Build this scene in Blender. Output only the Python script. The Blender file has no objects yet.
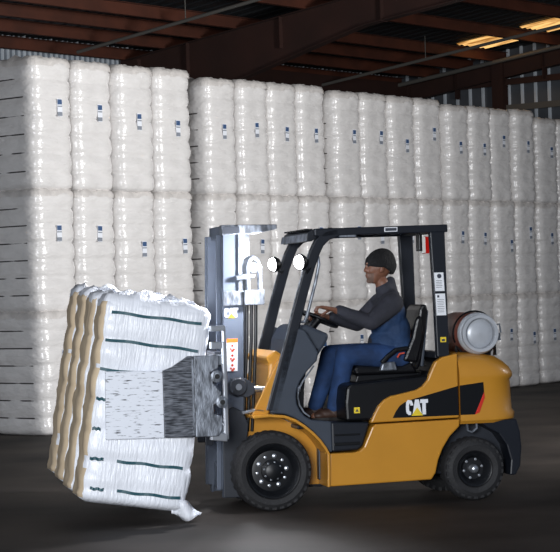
import bpy, math, random
import numpy as np
from mathutils import Vector, Matrix, noise

random.seed(7)
scene = bpy.context.scene
COL = scene.collection

# ------------------------------------------------------------------ camera
FPX = 2000.0                                   # focal length in pixels of a 560 px wide frame
ROLL = math.radians(1.7); PITCH = math.atan(14 / FPX); EYE = 1.69
fw = Vector((0, math.cos(PITCH), math.sin(PITCH))); up0 = Vector((0, -math.sin(PITCH), math.cos(PITCH))); r0 = Vector((1, 0, 0))
right = math.cos(ROLL) * r0 - math.sin(ROLL) * up0
upv = math.sin(ROLL) * r0 + math.cos(ROLL) * up0
cam_d = bpy.data.cameras.new('camera'); cam = bpy.data.objects.new('camera', cam_d); COL.objects.link(cam)
cam_d.sensor_width = 36; cam_d.sensor_fit = 'HORIZONTAL'; cam_d.lens = FPX * 36 / 560
cam_d.clip_end = 300
m = Matrix((right, upv, -fw)).transposed().to_4x4(); m.translation = (0, 0, EYE)
cam.matrix_world = m
scene.camera = cam

# ------------------------------------------------------------------ world, lights, exposure
world = bpy.data.worlds.new('world'); scene.world = world; world.use_nodes = True
bg = world.node_tree.nodes['Background']
bg.inputs[0].default_value = (.62, .74, 1, 1); bg.inputs[1].default_value = .20
scene.view_settings.view_transform = 'Standard'; scene.view_settings.look = 'None'
scene.view_settings.exposure = 0.0; scene.view_settings.gamma = 1.0
scene.view_settings.use_curve_mapping = False

def area(name, loc, aim, sx, sy, power, col=(1, 1, 1), spread=180):
    d = bpy.data.lights.new(name, 'AREA'); d.shape = 'RECTANGLE'; d.size = sx; d.size_y = sy; d.energy = power; d.color = col; d.spread = math.radians(spread)
    o = bpy.data.objects.new(name, d); COL.objects.link(o); o.location = loc
    o.rotation_euler = (Vector(aim) - Vector(loc)).to_track_quat('-Z', 'Y').to_euler()
    return o
# unseen side lamp added to light the bale stacks; open dock behind the camera
area('bale_fill_light', (7.0, 17.6, 3.6), (-2.4, 24.6, 5.0), 1.6, 2.6, 650, (1, .995, .985), 128)
area('dock_opening_light', (-2.6, -2.0, 3.0), (-.3, 16, 1.2), 4.5, 3.0, 2350, (.93, .96, 1))

# ------------------------------------------------------------------ frames of the place
A = math.radians(50.5)
P0 = Vector((-3.08, 24.07, 0)); D1 = Vector((math.cos(A), math.sin(A), 0)); D2 = Vector((-math.sin(A), math.cos(A), 0))
def W(s, t, z=0): return P0 + D1 * s + D2 * t + Vector((0, 0, z))
TH = math.radians(12.5)
TRUCK = Vector((-.12963, 15.26532, 0))

# ------------------------------------------------------------------ materials
def srgb(*c):
    return tuple(((x / 255) / 12.92 if x / 255 <= .04045 else ((x / 255 + .055) / 1.055) ** 2.4) for x in c)
def mat(name, col, rough=.5, metal=0, var=.0, vscale=6, bump=0, bscale=40, spec=.5, coat=0, stretch=(1, 1, 1), col2=None, emit=0, vlo=.35, vhi=.65, detail=4):
    m = bpy.data.materials.new(name); m.use_nodes = True; nt = m.node_tree; b = nt.nodes['Principled BSDF']
    b.inputs['Base Color'].default_value = (*col, 1); b.inputs['Roughness'].default_value = rough
    b.inputs['Metallic'].default_value = metal; b.inputs['Specular IOR Level'].default_value = spec
    b.inputs['Coat Weight'].default_value = coat; b.inputs['Coat Roughness'].default_value = .15
    tc = nt.nodes.new('ShaderNodeTexCoord'); mp = nt.nodes.new('ShaderNodeMapping'); mp.inputs['Scale'].default_value = stretch
    nt.links.new(tc.outputs['Object'], mp.inputs[0])
    if var > 0 or col2:
        n = nt.nodes.new('ShaderNodeTexNoise'); n.inputs['Scale'].default_value = vscale; n.inputs['Detail'].default_value = detail
        nt.links.new(mp.outputs[0], n.inputs['Vector'])
        r = nt.nodes.new('ShaderNodeValToRGB'); r.color_ramp.elements[0].position = vlo; r.color_ramp.elements[1].position = vhi
        c2 = col2 if col2 else tuple(c * (1 - var) for c in col)
        r.color_ramp.elements[0].color = (*c2, 1); r.color_ramp.elements[1].color = (*col, 1)
        nt.links.new(n.outputs['Fac'], r.inputs[0]); nt.links.new(r.outputs[0], b.inputs['Base Color'])
    if bump > 0:
        n2 = nt.nodes.new('ShaderNodeTexNoise'); n2.inputs['Scale'].default_value = bscale; n2.inputs['Detail'].default_value = 3
        nt.links.new(mp.outputs[0], n2.inputs['Vector'])
        bp = nt.nodes.new('ShaderNodeBump'); bp.inputs['Strength'].default_value = bump; bp.inputs['Distance'].default_value = .02
        nt.links.new(n2.outputs['Fac'], bp.inputs['Height']); nt.links.new(bp.outputs[0], b.inputs['Normal'])
    if emit:
        b.inputs['Emission Color'].default_value = (*col, 1); b.inputs['Emission Strength'].default_value = emit
    return m

M = {}
M['film'] = mat('wrapped cotton', srgb(222, 219, 217), .24, var=.10, vscale=3, bump=.75, bscale=9, stretch=(1, 1, 2.4), coat=.3)
M['film_ruffle'] = mat('loose film', srgb(212, 207, 203), .3, var=.2, vscale=8, bump=.5, bscale=30)
M['strap'] = mat('grey strap', srgb(62, 58, 56), .5)
M['held_film'] = mat('white bale wrap', srgb(244, 247, 254), .36, var=.08, vscale=5, bump=.55, bscale=22, stretch=(2.4, 1, .35), coat=.2)
M['held_side'] = mat('tan bale side', srgb(222, 200, 168), .7, var=.22, vscale=4, bump=.4, bscale=14, stretch=(1, 1, .6))
M['green_strap'] = mat('dark green strap', srgb(38, 82, 92), .4)
M['sticker_white'] = mat('sticker paper', srgb(225, 228, 235), .5)
M['sticker_blue'] = mat('sticker blue', srgb(58, 84, 122), .5)
M['sticker_grey'] = mat('sticker grey', srgb(128, 134, 144), .5)
M['floor'] = mat('worn dark concrete', srgb(74, 67, 62), .7, col2=srgb(30, 27, 26), vscale=.7, bump=.10, bscale=3.0, detail=7, vlo=.3, vhi=.7, spec=.2)
M['rust'] = mat('red oxide steel', srgb(84, 42, 26), .7, var=.35, vscale=2.5)
M['rust_dark'] = mat('dark oxide steel', srgb(50, 25, 18), .75, var=.3, vscale=1.5)
M['roof_sheet'] = mat('dark roof sheet', srgb(34, 38, 42), .6, var=.3, vscale=1.2, stretch=(1, 1, 1))
M['wall_sheet'] = mat('grey wall sheet', srgb(86, 90, 96), .5, var=.25, vscale=2)
M['back_sheet'] = mat('grey back wall sheet', srgb(122, 130, 140), .5, var=.25, vscale=3)
M['wall_rib'] = mat('pale wall rib', srgb(206, 214, 222), .4, metal=.1, var=.15, vscale=3)  # paler than the sheets: the ribs' lit look is put into the colour
M['pipe'] = mat('grey conduit', srgb(92, 90, 86), .5)
M['yellow'] = mat('truck yellow', srgb(200, 140, 46), .34, var=.07, vscale=3, coat=.25)
M['dark'] = mat('charcoal paint', srgb(26, 30, 38), .42, var=.12, vscale=5, spec=.35)
M['grey'] = mat('blue grey plastic', srgb(54, 62, 74), .55, var=.12, vscale=7)
M['black'] = mat('black plastic', srgb(14, 15, 18), .38, var=.15, vscale=5, spec=.35)
M['vinyl'] = mat('black vinyl', srgb(14, 14, 17), .35, spec=.35, bump=.1, bscale=60)
M['rubber'] = mat('tyre rubber', srgb(38, 38, 40), .72, var=.3, vscale=9, bump=.2, bscale=60)
M['rim'] = mat('black wheel steel', srgb(18, 20, 24), .42, var=.2, vscale=14)
M['steel'] = mat('bright steel', srgb(196, 200, 206), .28, metal=.85)
M['worn_steel'] = mat('worn steel', srgb(150, 156, 166), .4, metal=.55, col2=srgb(84, 88, 94), vscale=10, stretch=(3, 1, 1), bump=.15)
M['brushed'] = mat('brushed dark steel', srgb(120, 124, 132), .38, metal=.6, col2=srgb(44, 47, 53), vscale=14, stretch=(1, 1, 7), bump=.1, detail=8)
M['pad'] = mat('scuffed pad face', srgb(232, 236, 244), .42, col2=srgb(48, 51, 60), vscale=17, stretch=(.8, 1, 5), bump=.1, detail=12, vlo=.33, vhi=.43)
M['mast'] = mat('mast grey', srgb(96, 104, 118), .4, var=.15, vscale=4, metal=.2)
M['mast_dark'] = mat('mast dark', srgb(40, 44, 52), .45, var=.2, vscale=5)
M['white'] = mat('white print', srgb(238, 240, 244), .45)
M['orange'] = mat('orange print', srgb(226, 120, 40), .45)
M['red'] = mat('red stripe', srgb(205, 48, 34), .4)
M['lemon'] = mat('yellow decal', srgb(236, 206, 50), .45)
M['ink'] = mat('dark print', srgb(60, 64, 76), .5)
M['inkred'] = mat('red print', srgb(196, 70, 48), .5)
M['decal_black'] = mat('black decal', srgb(12, 14, 18), .4, spec=.3)
M['tank'] = mat('silver tank paint', srgb(188, 192, 198), .35, var=.12, vscale=9, metal=.15)
M['tank_red'] = mat('rusty tank paint', srgb(150, 84, 66), .45, col2=srgb(110, 58, 46), vscale=7)
M['hose'] = mat('black hose', srgb(20, 20, 22), .4)
M['lens'] = mat('lit lamp lens', (1, .98, 1), .2, emit=26)
M['lens_red'] = mat('red lens', srgb(190, 28, 20), .2, coat=.5)
M['lens_white'] = mat('white lens', srgb(224, 222, 216), .2)
M['skin'] = mat('skin', srgb(128, 86, 66), .5, var=.15, vscale=22)
M['eye'] = mat('eye', srgb(40, 30, 26), .2)
M['stubble'] = mat('grey stubble', srgb(112, 88, 76), .8, bump=.4, bscale=220)
M['knit'] = mat('black knit', srgb(18, 17, 19), .9, bump=.6, bscale=90, stretch=(1, 1, .25))
M['jacket'] = mat('charcoal jacket', srgb(48, 49, 58), .85, var=.25, vscale=10, bump=.35, bscale=22)
M['vest'] = mat('navy jacket body', srgb(34, 62, 100), .8, var=.3, vscale=9, bump=.4, bscale=20)
M['jeans'] = mat('blue denim', srgb(34, 64, 110), .85, var=.45, vscale=9, bump=.4, bscale=18)
M['boot'] = mat('brown leather', srgb(66, 44, 34), .55, var=.3, vscale=14)
M['sole'] = mat('boot sole', srgb(26, 23, 22), .7)
M['skylight'] = None
def skylight_mat():
    m = bpy.data.materials.new('sunlit translucent sheet'); m.use_nodes = True; nt = m.node_tree; b = nt.nodes['Principled BSDF']
    tc = nt.nodes.new('ShaderNodeTexCoord'); n = nt.nodes.new('ShaderNodeTexNoise'); mp = nt.nodes.new('ShaderNodeMapping')
    mp.inputs['Scale'].default_value = (6, .9, 1); n.inputs['Scale'].default_value = 2.2; n.inputs['Detail'].default_value = 5
    nt.links.new(tc.outputs['Object'], mp.inputs[0]); nt.links.new(mp.outputs[0], n.inputs['Vector'])
    r = nt.nodes.new('ShaderNodeValToRGB'); r.color_ramp.elements[0].position = .36; r.color_ramp.elements[1].position = .62
    r.color_ramp.elements[0].color = (.30, .12, .02, 1); r.color_ramp.elements[1].color = (1, .58, .20, 1)
    nt.links.new(n.outputs['Fac'], r.inputs[0]); nt.links.new(r.outputs[0], b.inputs['Emission Color'])
    b.inputs['Emission Strength'].default_value = 1.25; b.inputs['Base Color'].default_value = (.3, .2, .1, 1)
    return m
M['skylight'] = skylight_mat()

# ------------------------------------------------------------------ mesh helpers
class MB:
    def __init__(self): self.v = []; self.f = []; self.mi = []; self.cur = 0
    def add(self, vs, fs):
        o = len(self.v); self.v += [tuple(p) for p in vs]
        for f in fs: self.f.append([i + o for i in f]); self.mi.append(self.cur)
        return self
    def box(self, x0, x1, y0, y1, z0, z1):
        return self.add([(x0, y0, z0), (x1, y0, z0), (x1, y1, z0), (x0, y1, z0), (x0, y0, z1), (x1, y0, z1), (x1, y1, z1), (x0, y1, z1)],
                        [(0, 3, 2, 1), (4, 5, 6, 7), (0, 1, 5, 4), (1, 2, 6, 5), (2, 3, 7, 6), (3, 0, 4, 7)])
    def prism(self, pts, y0, y1):                       # outline in (x, z), extruded along y
        a = sum(pts[i][0] * pts[(i + 1) % len(pts)][1] - pts[(i + 1) % len(pts)][0] * pts[i][1] for i in range(len(pts)))
        if a < 0: pts = pts[::-1]
        n = len(pts)
        fs = [list(range(n)), list(range(2 * n - 1, n - 1, -1))]
        fs += [(i, n + i, n + (i + 1) % n, (i + 1) % n) for i in range(n)]
        return self.add([(p[0], y0, p[1]) for p in pts] + [(p[0], y1, p[1]) for p in pts], fs)
    def band(self, path, w, y0, y1):                    # a strip of width w round a path in (x, z)
        n = len(path); L = []; Rr = []
        for i, p in enumerate(path):
            a = Vector(path[max(i - 1, 0)]); b = Vector(path[min(i + 1, n - 1)]); d = (b - a).normalized()
            ww = w[i] if isinstance(w, (list, tuple)) else w
            q = Vector((-d.y, d.x)) * ww / 2; L.append((p[0] + q.x, p[1] + q.y)); Rr.append((p[0] - q.x, p[1] - q.y))
        o = []
        for i in range(n): o += [(L[i][0], y0, L[i][1]), (Rr[i][0], y0, Rr[i][1]), (Rr[i][0], y1, Rr[i][1]), (L[i][0], y1, L[i][1])]
        fs = [(0, 1, 2, 3), (4 * n - 1, 4 * n - 2, 4 * n - 3, 4 * n - 4)]
        for i in range(n - 1):
            for k in range(4):
                a = 4 * i + k; b = 4 * i + (k + 1) % 4; fs.append((a, a + 4, b + 4, b))
        return self.add(o, fs)
    def tube(self, path, r, n=10, closed=False):
        P = [Vector(p) for p in path]; m_ = len(P); vs = []; fs = []
        ref = None
        for i in range(m_):
            if closed: d = P[(i + 1) % m_] - P[i - 1]
            else: d = P[min(i + 1, m_ - 1)] - P[max(i - 1, 0)]
            d.normalize()
            if ref is None: ref = d.orthogonal().normalized()
            ref = (ref - d * ref.dot(d)).normalized(); b = d.cross(ref)
            rr = r[i] if isinstance(r, (list, tuple)) else r
            for k in range(n):
                a = 2 * math.pi * k / n; vs.append(P[i] + (ref * math.cos(a) + b * math.sin(a)) * rr)
        for i in range(m_ if closed else m_ - 1):
            j = (i + 1) % m_
            for k in range(n):
                fs.append((i * n + k, i * n + (k + 1) % n, j * n + (k + 1) % n, j * n + k))
        if not closed: fs += [list(range(n - 1, -1, -1)), list(range((m_ - 1) * n, m_ * n))]
        return self.add(vs, fs)
    def lathe(self, c, axis, prof, n=32, caps=True):          # prof: (distance along axis, radius)
        ax = Vector(axis).normalized(); u = ax.orthogonal().normalized(); w = ax.cross(u); c = Vector(c); vs = []; fs = []
        for (h, r) in prof:
            for k in range(n):
                a = 2 * math.pi * k / n; vs.append(c + ax * h + (u * math.cos(a) + w * math.sin(a)) * r)
        for i in range(len(prof) - 1):
            for k in range(n): fs.append((i * n + k, i * n + (k + 1) % n, (i + 1) * n + (k + 1) % n, (i + 1) * n + k))
        if caps: fs += [list(range(n - 1, -1, -1)), list(range((len(prof) - 1) * n, len(prof) * n))]
        return self.add(vs, fs)
    def capsule(self, a, ra, b, rb, n=14):
        a = Vector(a); b = Vector(b); d = b - a; L = d.length
        pr = []
        for k in range(1, 5): t = math.pi / 2 * k / 5; pr.append((-ra * math.cos(t), ra * math.sin(t)))
        pr += [(0, ra), (L, rb)]
        for k in range(4, 0, -1): t = math.pi / 2 * k / 5; pr.append((L + rb * math.cos(t), rb * math.sin(t)))
        return self.lathe(a, d, pr, n)
    def chain(self, pts):                               # pts: (x, y, z, r)
        for p, q in zip(pts, pts[1:]): self.capsule(p[:3], p[3], q[:3], q[3])
        return self
    def ell(self, c, r, rot=0, n=20, m_=12):            # ellipsoid, rot about the y axis
        c = Vector(c); R_ = Matrix.Rotation(rot, 3, 'Y'); vs = []; fs = []
        for i in range(1, m_):
            t = math.pi * i / m_
            for k in range(n):
                a = 2 * math.pi * k / n
                vs.append(c + R_ @ Vector((r[0] * math.sin(t) * math.cos(a), r[1] * math.sin(t) * math.sin(a), r[2] * math.cos(t))))
        for i in range(m_ - 2):
            for k in range(n): fs.append((i * n + k, (i + 1) * n + k, (i + 1) * n + (k + 1) % n, i * n + (k + 1) % n))
        fs += [list(range(n)), list(range((m_ - 1) * n - 1, (m_ - 2) * n - 1, -1))]
        return self.add(vs, fs)
    def mesh(self, name, mats, off=(0, 0, 0)):
        me = bpy.data.meshes.new(name); o = Vector(off)
        me.from_pydata([tuple(Vector(p) - o) for p in self.v], [], self.f)
        for m_ in (mats if isinstance(mats, (list, tuple)) else [mats]): me.materials.append(M[m_])
        if any(self.mi): me.polygons.foreach_set('material_index', self.mi)
        me.update(); return me
    def build(self, name, mats, parent=None, off=(0, 0, 0), bevel=0, smooth=False, seg=2):
        return link(name, self.mesh(name, mats, off), parent, bevel, smooth, seg)
def link(name, me, parent=None, bevel=0, smooth=False, seg=2):
    o = bpy.data.objects.new(name, me); COL.objects.link(o)
    if parent: o.parent = parent
    if bevel:
        b = o.modifiers.new('bevel', 'BEVEL'); b.width = bevel; b.segments = seg; b.limit_method = 'ANGLE'; b.angle_limit = math.radians(35); b.harden_normals = False
    if smooth:
        me.polygons.foreach_set('use_smooth', [True] * len(me.polygons))
        try: me.set_sharp_from_angle(angle=math.radians(smooth if smooth is not True else 45))
        except Exception: pass
    return o
def empty(name, loc=(0, 0, 0), rz=0, parent=None):
    o = bpy.data.objects.new(name, None); COL.objects.link(o); o.location = loc; o.rotation_euler = (0, 0, rz); o.empty_display_size = .1
    if parent: o.parent = parent
    return o
def tag(o, label, cat, group=None):
    o['label'] = label; o['category'] = cat
    if group: o['group'] = group
    return o
def structure(o): o['kind'] = 'structure'; return o

# ================================================================== the warehouse
fl = MB(); fl.add([(-60, -25, 0), (60, -25, 0), (60, 75, 0), (-60, 75, 0)], [(0, 1, 2, 3)])
structure(fl.build('floor', 'floor'))

RZ = A        # children of the hall are built along its own axes: local x = s, local y = t
def hall(o): o.location = P0; o.rotation_euler = (0, 0, RZ); return o
def roof_z(t): return 5.9 + .107 * (6 - t)
S0, S1, T0, T1 = -14.0, 16.0, -11.0, 6.0
def ribbed(length, z0, zf, rib=.30, depth=.035, rw=.07):     # flat sheet with trapezoid ribs, profile along x, wall plane y = 0, ribs to -y
    mb = MB(); k = 0; x = 0
    while x < length:
        z1a = zf(x); z1b = zf(x + rib)
        mb.cur = 0; mb.add([(x, 0, z0), (x + rib - rw, 0, z0), (x + rib - rw, 0, zf(x + rib - rw)), (x, 0, z1a)], [(0, 1, 2, 3)])
        a = x + rib - rw; b = a + rw * .22; c = a + rw * .78; mb.cur = 1
        mb.add([(a, 0, z0), (b, -depth, z0), (c, -depth, z0), (a + rw, 0, z0), (a, 0, zf(a)), (b, -depth, zf(a)), (c, -depth, zf(a)), (a + rw, 0, z1b)],
               [(0, 1, 5, 4), (1, 2, 6, 5), (2, 3, 7, 6)])
        x += rib
    return mb
# back wall behind the bales
w = ribbed(S1 - S0, 0, lambda x: roof_z(T1) + .05, .12, .03, .04); o = w.build('wall_back', ['back_sheet', 'wall_rib']); structure(o)
o.location = W(S0, T1); o.rotation_euler = (0, 0, RZ)
# end wall at the right
w = ribbed(T1 - T0, 0, lambda x: roof_z(T1 - x) + .05); o = w.build('wall_right', ['wall_sheet', 'wall_rib']); structure(o)
o.location = W(S1, T1); o.rotation_euler = (0, 0, RZ - math.pi / 2)

# roof sheet (corrugated) and its translucent panels
SKY = [(14.2, 15.25, 2.25, 3.3), (14.1, 15.15, .8, 1.85)]
rf = MB(); x = S0
while x < S1:
    x2 = x + .3
    def q(a, b, za, zb, t0=T0, t1=T1):
        rf.add([(a, t0, roof_z(t0) + za), (b, t0, roof_z(t0) + zb), (b, t1, roof_z(t1) + zb), (a, t1, roof_z(t1) + za)], [(0, 3, 2, 1)])
    for a, b, za, zb in ((x, x + .21, 0, 0), (x + .21, x + .235, 0, .04), (x + .235, x + .275, .04, .04), (x + .275, x + .3, .04, 0)):
        q(a, b, za, zb)
    x = x2
ceil = hall(structure(rf.build('ceiling', 'roof_sheet')))
for i, (a, b, c, d) in enumerate(SKY):
    mb = MB(); n = 6
    for k in range(n):                                    # corrugated sheet, a touch below the metal one
        xa = a + (b - a) * k / n; xb = a + (b - a) * (k + 1) / n; xm = (xa + xb) / 2
        for p, q_, zp, zq in ((xa, xm, -.02, -.045), (xm, xb, -.045, -.02)):
            mb.add([(p, c, roof_z(c) + zp), (q_, c, roof_z(c) + zq), (q_, d, roof_z(d) + zq), (p, d, roof_z(d) + zp)], [(0, 3, 2, 1)])
    s_ = mb.build('skylight_panel', 'skylight', ceil)

# purlins along the bale rows, each a C section under the roof sheet
for k, t in enumerate([5.85, 4.92, 4.12, 3.35, 1.9, .45, -1.0, -2.45, -3.9, -5.35, -6.8, -8.25, -9.7]):
    mb = MB(); zt = roof_z(t) - .05; zb = zt - .2
    mb.box(S0, S1, t - .035, t + .035, zt - .008, zt); mb.box(S0, S1, t + .027, t + .035, zb, zt); mb.box(S0, S1, t - .035, t + .035, zb, zb + .008)
    mb.box(S0, S1, t - .035, t - .029, zb, zb + .03)
    p = structure(hall(mb.build('trim_%d' % (k + 1), 'rust')))
# tapered portal frames
def frame(s, num, depth_end=.5, haunch=1.2):
    outer = []; inner = []
    for t in np.linspace(T1 - .1, T0, 24):
        zt = roof_z(t) - .25; u = (T1 - t)
        dep = depth_end + max(0, (haunch - depth_end) * (1 - u / 5.2))
        outer.append((t, zt)); inner.append((t, zt - dep))
    mb = MB(); n = len(outer)
    def strip(xs0, xs1, ya, yb):                          # web / flange helper
        pass
    vs = []; fs = []
    for (t, zt), (_, zb) in zip(outer, inner): vs += [(s - .006, t, zt), (s + .006, t, zt), (s + .006, t, zb), (s - .006, t, zb)]
    for i in range(n - 1):
        for k in range(4): a = 4 * i + k; b = 4 * i + (k + 1) % 4; fs.append((a, b, b + 4, a + 4))
    mb.add(vs, fs)
    for row, dz in ((outer, -.012), (inner, 0)):          # flanges
        vs = []; fs = []
        for t, z in row: vs += [(s - .09, t, z + dz), (s + .09, t, z + dz), (s + .09, t, z + dz + .012), (s - .09, t, z + dz + .012)]
        for i in range(n - 1):
            for k in range(4): a = 4 * i + k; b = 4 * i + (k + 1) % 4; fs.append((a, b, b + 4, a + 4))
        fs += [(0, 1, 2, 3), (4 * n - 1, 4 * n - 2, 4 * n - 3, 4 * n - 4)]
        mb.add(vs, fs)
    for t in (4.4, 2.4, .4, -1.6):                        # stiffener plates on the web
        zt = roof_z(t) - .26; mb.box(s - .085, s + .085, t - .005, t + .005, zt - .5, zt)
    mb.box(s - .09, s + .09, T1 - .5, T1 - .1, 0, roof_z(T1) - .25)     # column
    return structure(hall(mb.build('trim_%d' % num, 'rust_dark')))
frame(8.0, 21); frame(15.8, 22, .28, .35); frame(-.0, 23)
# end wall column and girts
mb = MB(); mb.box(15.72, 15.9, 3.3, 3.55, 0, roof_z(3.4) - .2); structure(hall(mb.build('trim_24', 'rust_dark')))
for k, z in enumerate((5.56, 5.06)):
    mb = MB(); mb.box(15.82, 15.94, T0, T1, z - .05, z + .05); mb.box(15.80, 15.82, T0, T1, z - .07, z - .05); structure(hall(mb.build('trim_%d' % (25 + k), 'pipe' if k else 'rust_dark')))
mb = MB(); mb.box(8.1, 15.7, 5.55, 5.90, 4.9, 5.72); mb.box(8.1, 15.7, 5.45, 5.92, 4.88, 4.9); structure(hall(mb.build('trim_27', 'rust_dark')))
# conduits hung under the roof
def pipe(s, za, ta, tb, num, r=.03):
    mb = MB(); mb.tube([(s, ta, za), (s, tb, za + .107 * (ta - tb))], r, 10)
    for k in range(3):
        t = ta + (tb - ta) * (k + .5) / 3; z = za + .107 * (ta - t); mb.tube([(s, t, z), (s, t, roof_z(t))], .008, 6)
    return structure(hall(mb.build('trim_%d' % num, 'pipe')))
pipe(6.0, 5.58, 5.0, -9, 30, .028); pipe(13.0, 5.52, 5.6, -9, 31); pipe(15.45, 5.62, 6.0, -9, 32, .04)

# ================================================================== the bales
def prof_noise(p, sc, seed): return noise.noise(Vector((p[0] * sc, p[1] * sc, p[2] * sc)) + Vector((seed * 7.3, seed * 3.1, seed * 1.7)))
def bale_ring(w, d, N=52, e=7.0):
    pts = []
    for k in range(N):
        a = 2 * math.pi * (k + .5) / N; c, s = math.cos(a), math.sin(a)
        rr = (abs(c) ** e + abs(s) ** e) ** (-1 / e); pts.append((c * rr, s * rr))
    return pts
def bale_mesh(name, w, d, h, straps, seed, bulge=.02, rough=.012, mats=('film',), side_mat=None, e=7.0):
    ring = bale_ring(w, d, e=e); N = len(ring); mb = MB(); levels = []
    zs = np.linspace(0, h, 50)
    segs = len(straps) + 1; edges = [0] + list(straps) + [h]
    rows = []
    def ins(z):                                   # how far the strap or the rounded end draws the surface in
        for i in range(segs):
            if edges[i] <= z <= edges[i + 1]:
                u = (z - edges[i]) / (edges[i + 1] - edges[i]); break
        b = bulge * (abs(math.sin(math.pi * u)) ** .55) - bulge
        endr = .055
        for zz in (z, h - z):
            if zz < endr: b -= endr - math.sqrt(max(0, endr ** 2 - (endr - zz) ** 2))
        return b
    vs = []
    for z in zs:
        b = ins(z)
        for (c, s) in ring:
            x = c * (w / 2 + b); y = s * (d / 2 + b)
            nz = prof_noise((x, y, z), 5.5, seed) * rough + prof_noise((x * .5, y * .5, z * 3), 7, seed + 5) * rough * .55
            vs.append((x + c * nz, y + s * nz, z))
    fs = []; L = len(zs)
    for i in range(L - 1):
        for k in range(N): fs.append((i * N + k, i * N + (k + 1) % N, (i + 1) * N + (k + 1) % N, (i + 1) * N + k))
    base = len(vs)
    for zi, zz, dz in ((0, 0, 0), (L - 1, h, .012)):
        prev = [zi * N + k for k in range(N)]
        for sc in (.7, .35):
            cur = []
            for k in range(N):
                x, y, z = vs[zi * N + k]; cur.append(len(vs))
                vs.append((x * sc, y * sc, z + dz * (1 - sc) * 2 + prof_noise((x * sc, y * sc, 3), 5, seed) * .012))
            for k in range(N):
                q_ = (prev[k], prev[(k + 1) % N], cur[(k + 1) % N], cur[k]); fs.append(q_ if zi else q_[::-1])
            prev = cur
        fs.append(prev if zi else prev[::-1])
    mb.add(vs, fs)
    if side_mat is not None:
        mb.mi = []
        for f in mb.f:
            c = sum((Vector(mb.v[i]) for i in f), Vector()) / len(f)
            mb.mi.append(1 if (c.x < -w * .465 and c.z < h - .03) else 0)
    me = mb.mesh(name, list(mats)); me.polygons.foreach_set('use_smooth', [True] * len(me.polygons)); return me
def strap_mesh(name, w, d, front_in, wd=.016, m_='strap', out=.0):
    ring = bale_ring(w, d, 40); mb = MB(); N = len(ring); vs = []; fs = []
    for (c, s) in ring:
        ins = front_in if s < -.72 else 0
        for dz, do in ((-wd / 2, 0), (-wd / 2, .004), (wd / 2, .004), (wd / 2, 0)):
            vs.append((c * (w / 2 + do + out - .0195 - ins), s * (d / 2 + do + out - .0195 - ins), dz))
    for k in range(N):
        for j in range(4): fs.append((4 * k + j, 4 * k + (j + 1) % 4, 4 * ((k + 1) % N) + (j + 1) % 4, 4 * ((k + 1) % N) + j))
    mb.add(vs, fs); return mb.mesh(name, m_)
def ruffle_mesh(name, w, d, h, seed, amp=.05, m_='film_ruffle'):
    ring = bale_ring(w, d, 72); N = 72; vs = []; fs = []
    lev = ((-.07, -.004, .004), (-.02, -.006, .010), (.018, -.03, .022), (.035, -.09, .03))
    for j, (dz, ins, nz) in enumerate(lev):
        for k, (c, s) in enumerate(ring):
            p = (c * w / 2, s * d / 2, j * .3)
            r_ = ins + .003 + prof_noise(p, 14, seed + 9) * nz
            z = h + dz + prof_noise(p, 9, seed + 2) * amp * (.3 + .35 * j) * .6
            vs.append((c * (w / 2 + r_), s * (d / 2 + r_), z))
    for j in range(len(lev) - 1):
        for k in range(N): fs.append((j * N + k, j * N + (k + 1) % N, (j + 1) * N + (k + 1) % N, (j + 1) * N + k))
    mb = MB(); mb.add(vs, fs); me = mb.mesh(name, m_); me.polygons.foreach_set('use_smooth', [True] * len(me.polygons)); return me
BW, BD, BH = .70, .95, 1.47
STR = [BH * (i + 1) / 7 for i in range(6)]
bodies = [bale_mesh('bale_body', BW, BD, BH, [z + random.uniform(-.02, .02) * 0 for z in STR], sd, e=6.0) for sd in (1, 2, 3, 4)]
strap_me = strap_mesh('strap', BW, BD, .04)
ruffles = [ruffle_mesh('film_ruffle', BW, BD, BH, sd) for sd in (1, 2, 3)]
st = MB()
st.box(-.04, .04, -.002, .002, -.10, .10); st.cur = 1; st.box(-.036, .036, -.004, 0, .035, .092); st.cur = 2; st.box(-.04, .036, -.004, 0, -.095, -.05); st.box(-.036, .036, -.004, 0, .008, .022)
sticker_me = st.mesh('sticker', ['sticker_white', 'sticker_blue', 'sticker_grey'])
blocks = [(.24, .728, 4, 0.0, 'nearest leftmost stack'), (3.48, .66, 4, .04, 'second stack from the left'), (6.25, .686, 4, .02, 'third stack from the left'),
          (9.02, .64, 4, .0, 'fourth stack from the left'), (11.80, .69, 3, .12, 'last stack at the right edge')]
ords = ['first', 'second', 'third', 'fourth']; tiers = ['bottom', 'middle', 'top']
cnt = 0
for bi, (s0, pitch, n, toff, bname) in enumerate(blocks):
    for c in range(n):
        for ti in range(3):
            s = s0 + pitch * (c + .5) + random.uniform(-.012, .012); t = toff + BD / 2 + random.uniform(-.03, .03)
            z = ti * 1.50
            hs = (1.50 / BH) * (random.uniform(.99, 1.01)) * (1.065, 1.035, 1.02, .985, .94)[bi]
            o = empty('cotton_bale', W(s, t, z), RZ + random.uniform(-.02, .02))
            o.scale = (pitch / BW * .985, 1, hs if ti == 2 else 1.50 / BH * .995)
            link('bale_body', bodies[(cnt * 3 + c + ti) % 4], o)
            for zz in STR: q_ = link('strap', strap_me, o); q_.location.z = zz
            r_ = link('film_ruffle', ruffles[cnt % 3], o)
            k_ = link('sticker', sticker_me, o); k_.location = (random.uniform(-.01, .10), -BD / 2 - .004 - .006, random.uniform(.78, 1.0) if ti == 2 else random.uniform(.75, 1.05))
            k_.rotation_euler = (0, random.uniform(-.06, .06), 0)
            tag(o, 'white wrapped bale, %s tier, %s column of the %s' % (tiers[ti], ords[c], bname), 'bale', 'stacked bales along the back')
            cnt += 1

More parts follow.
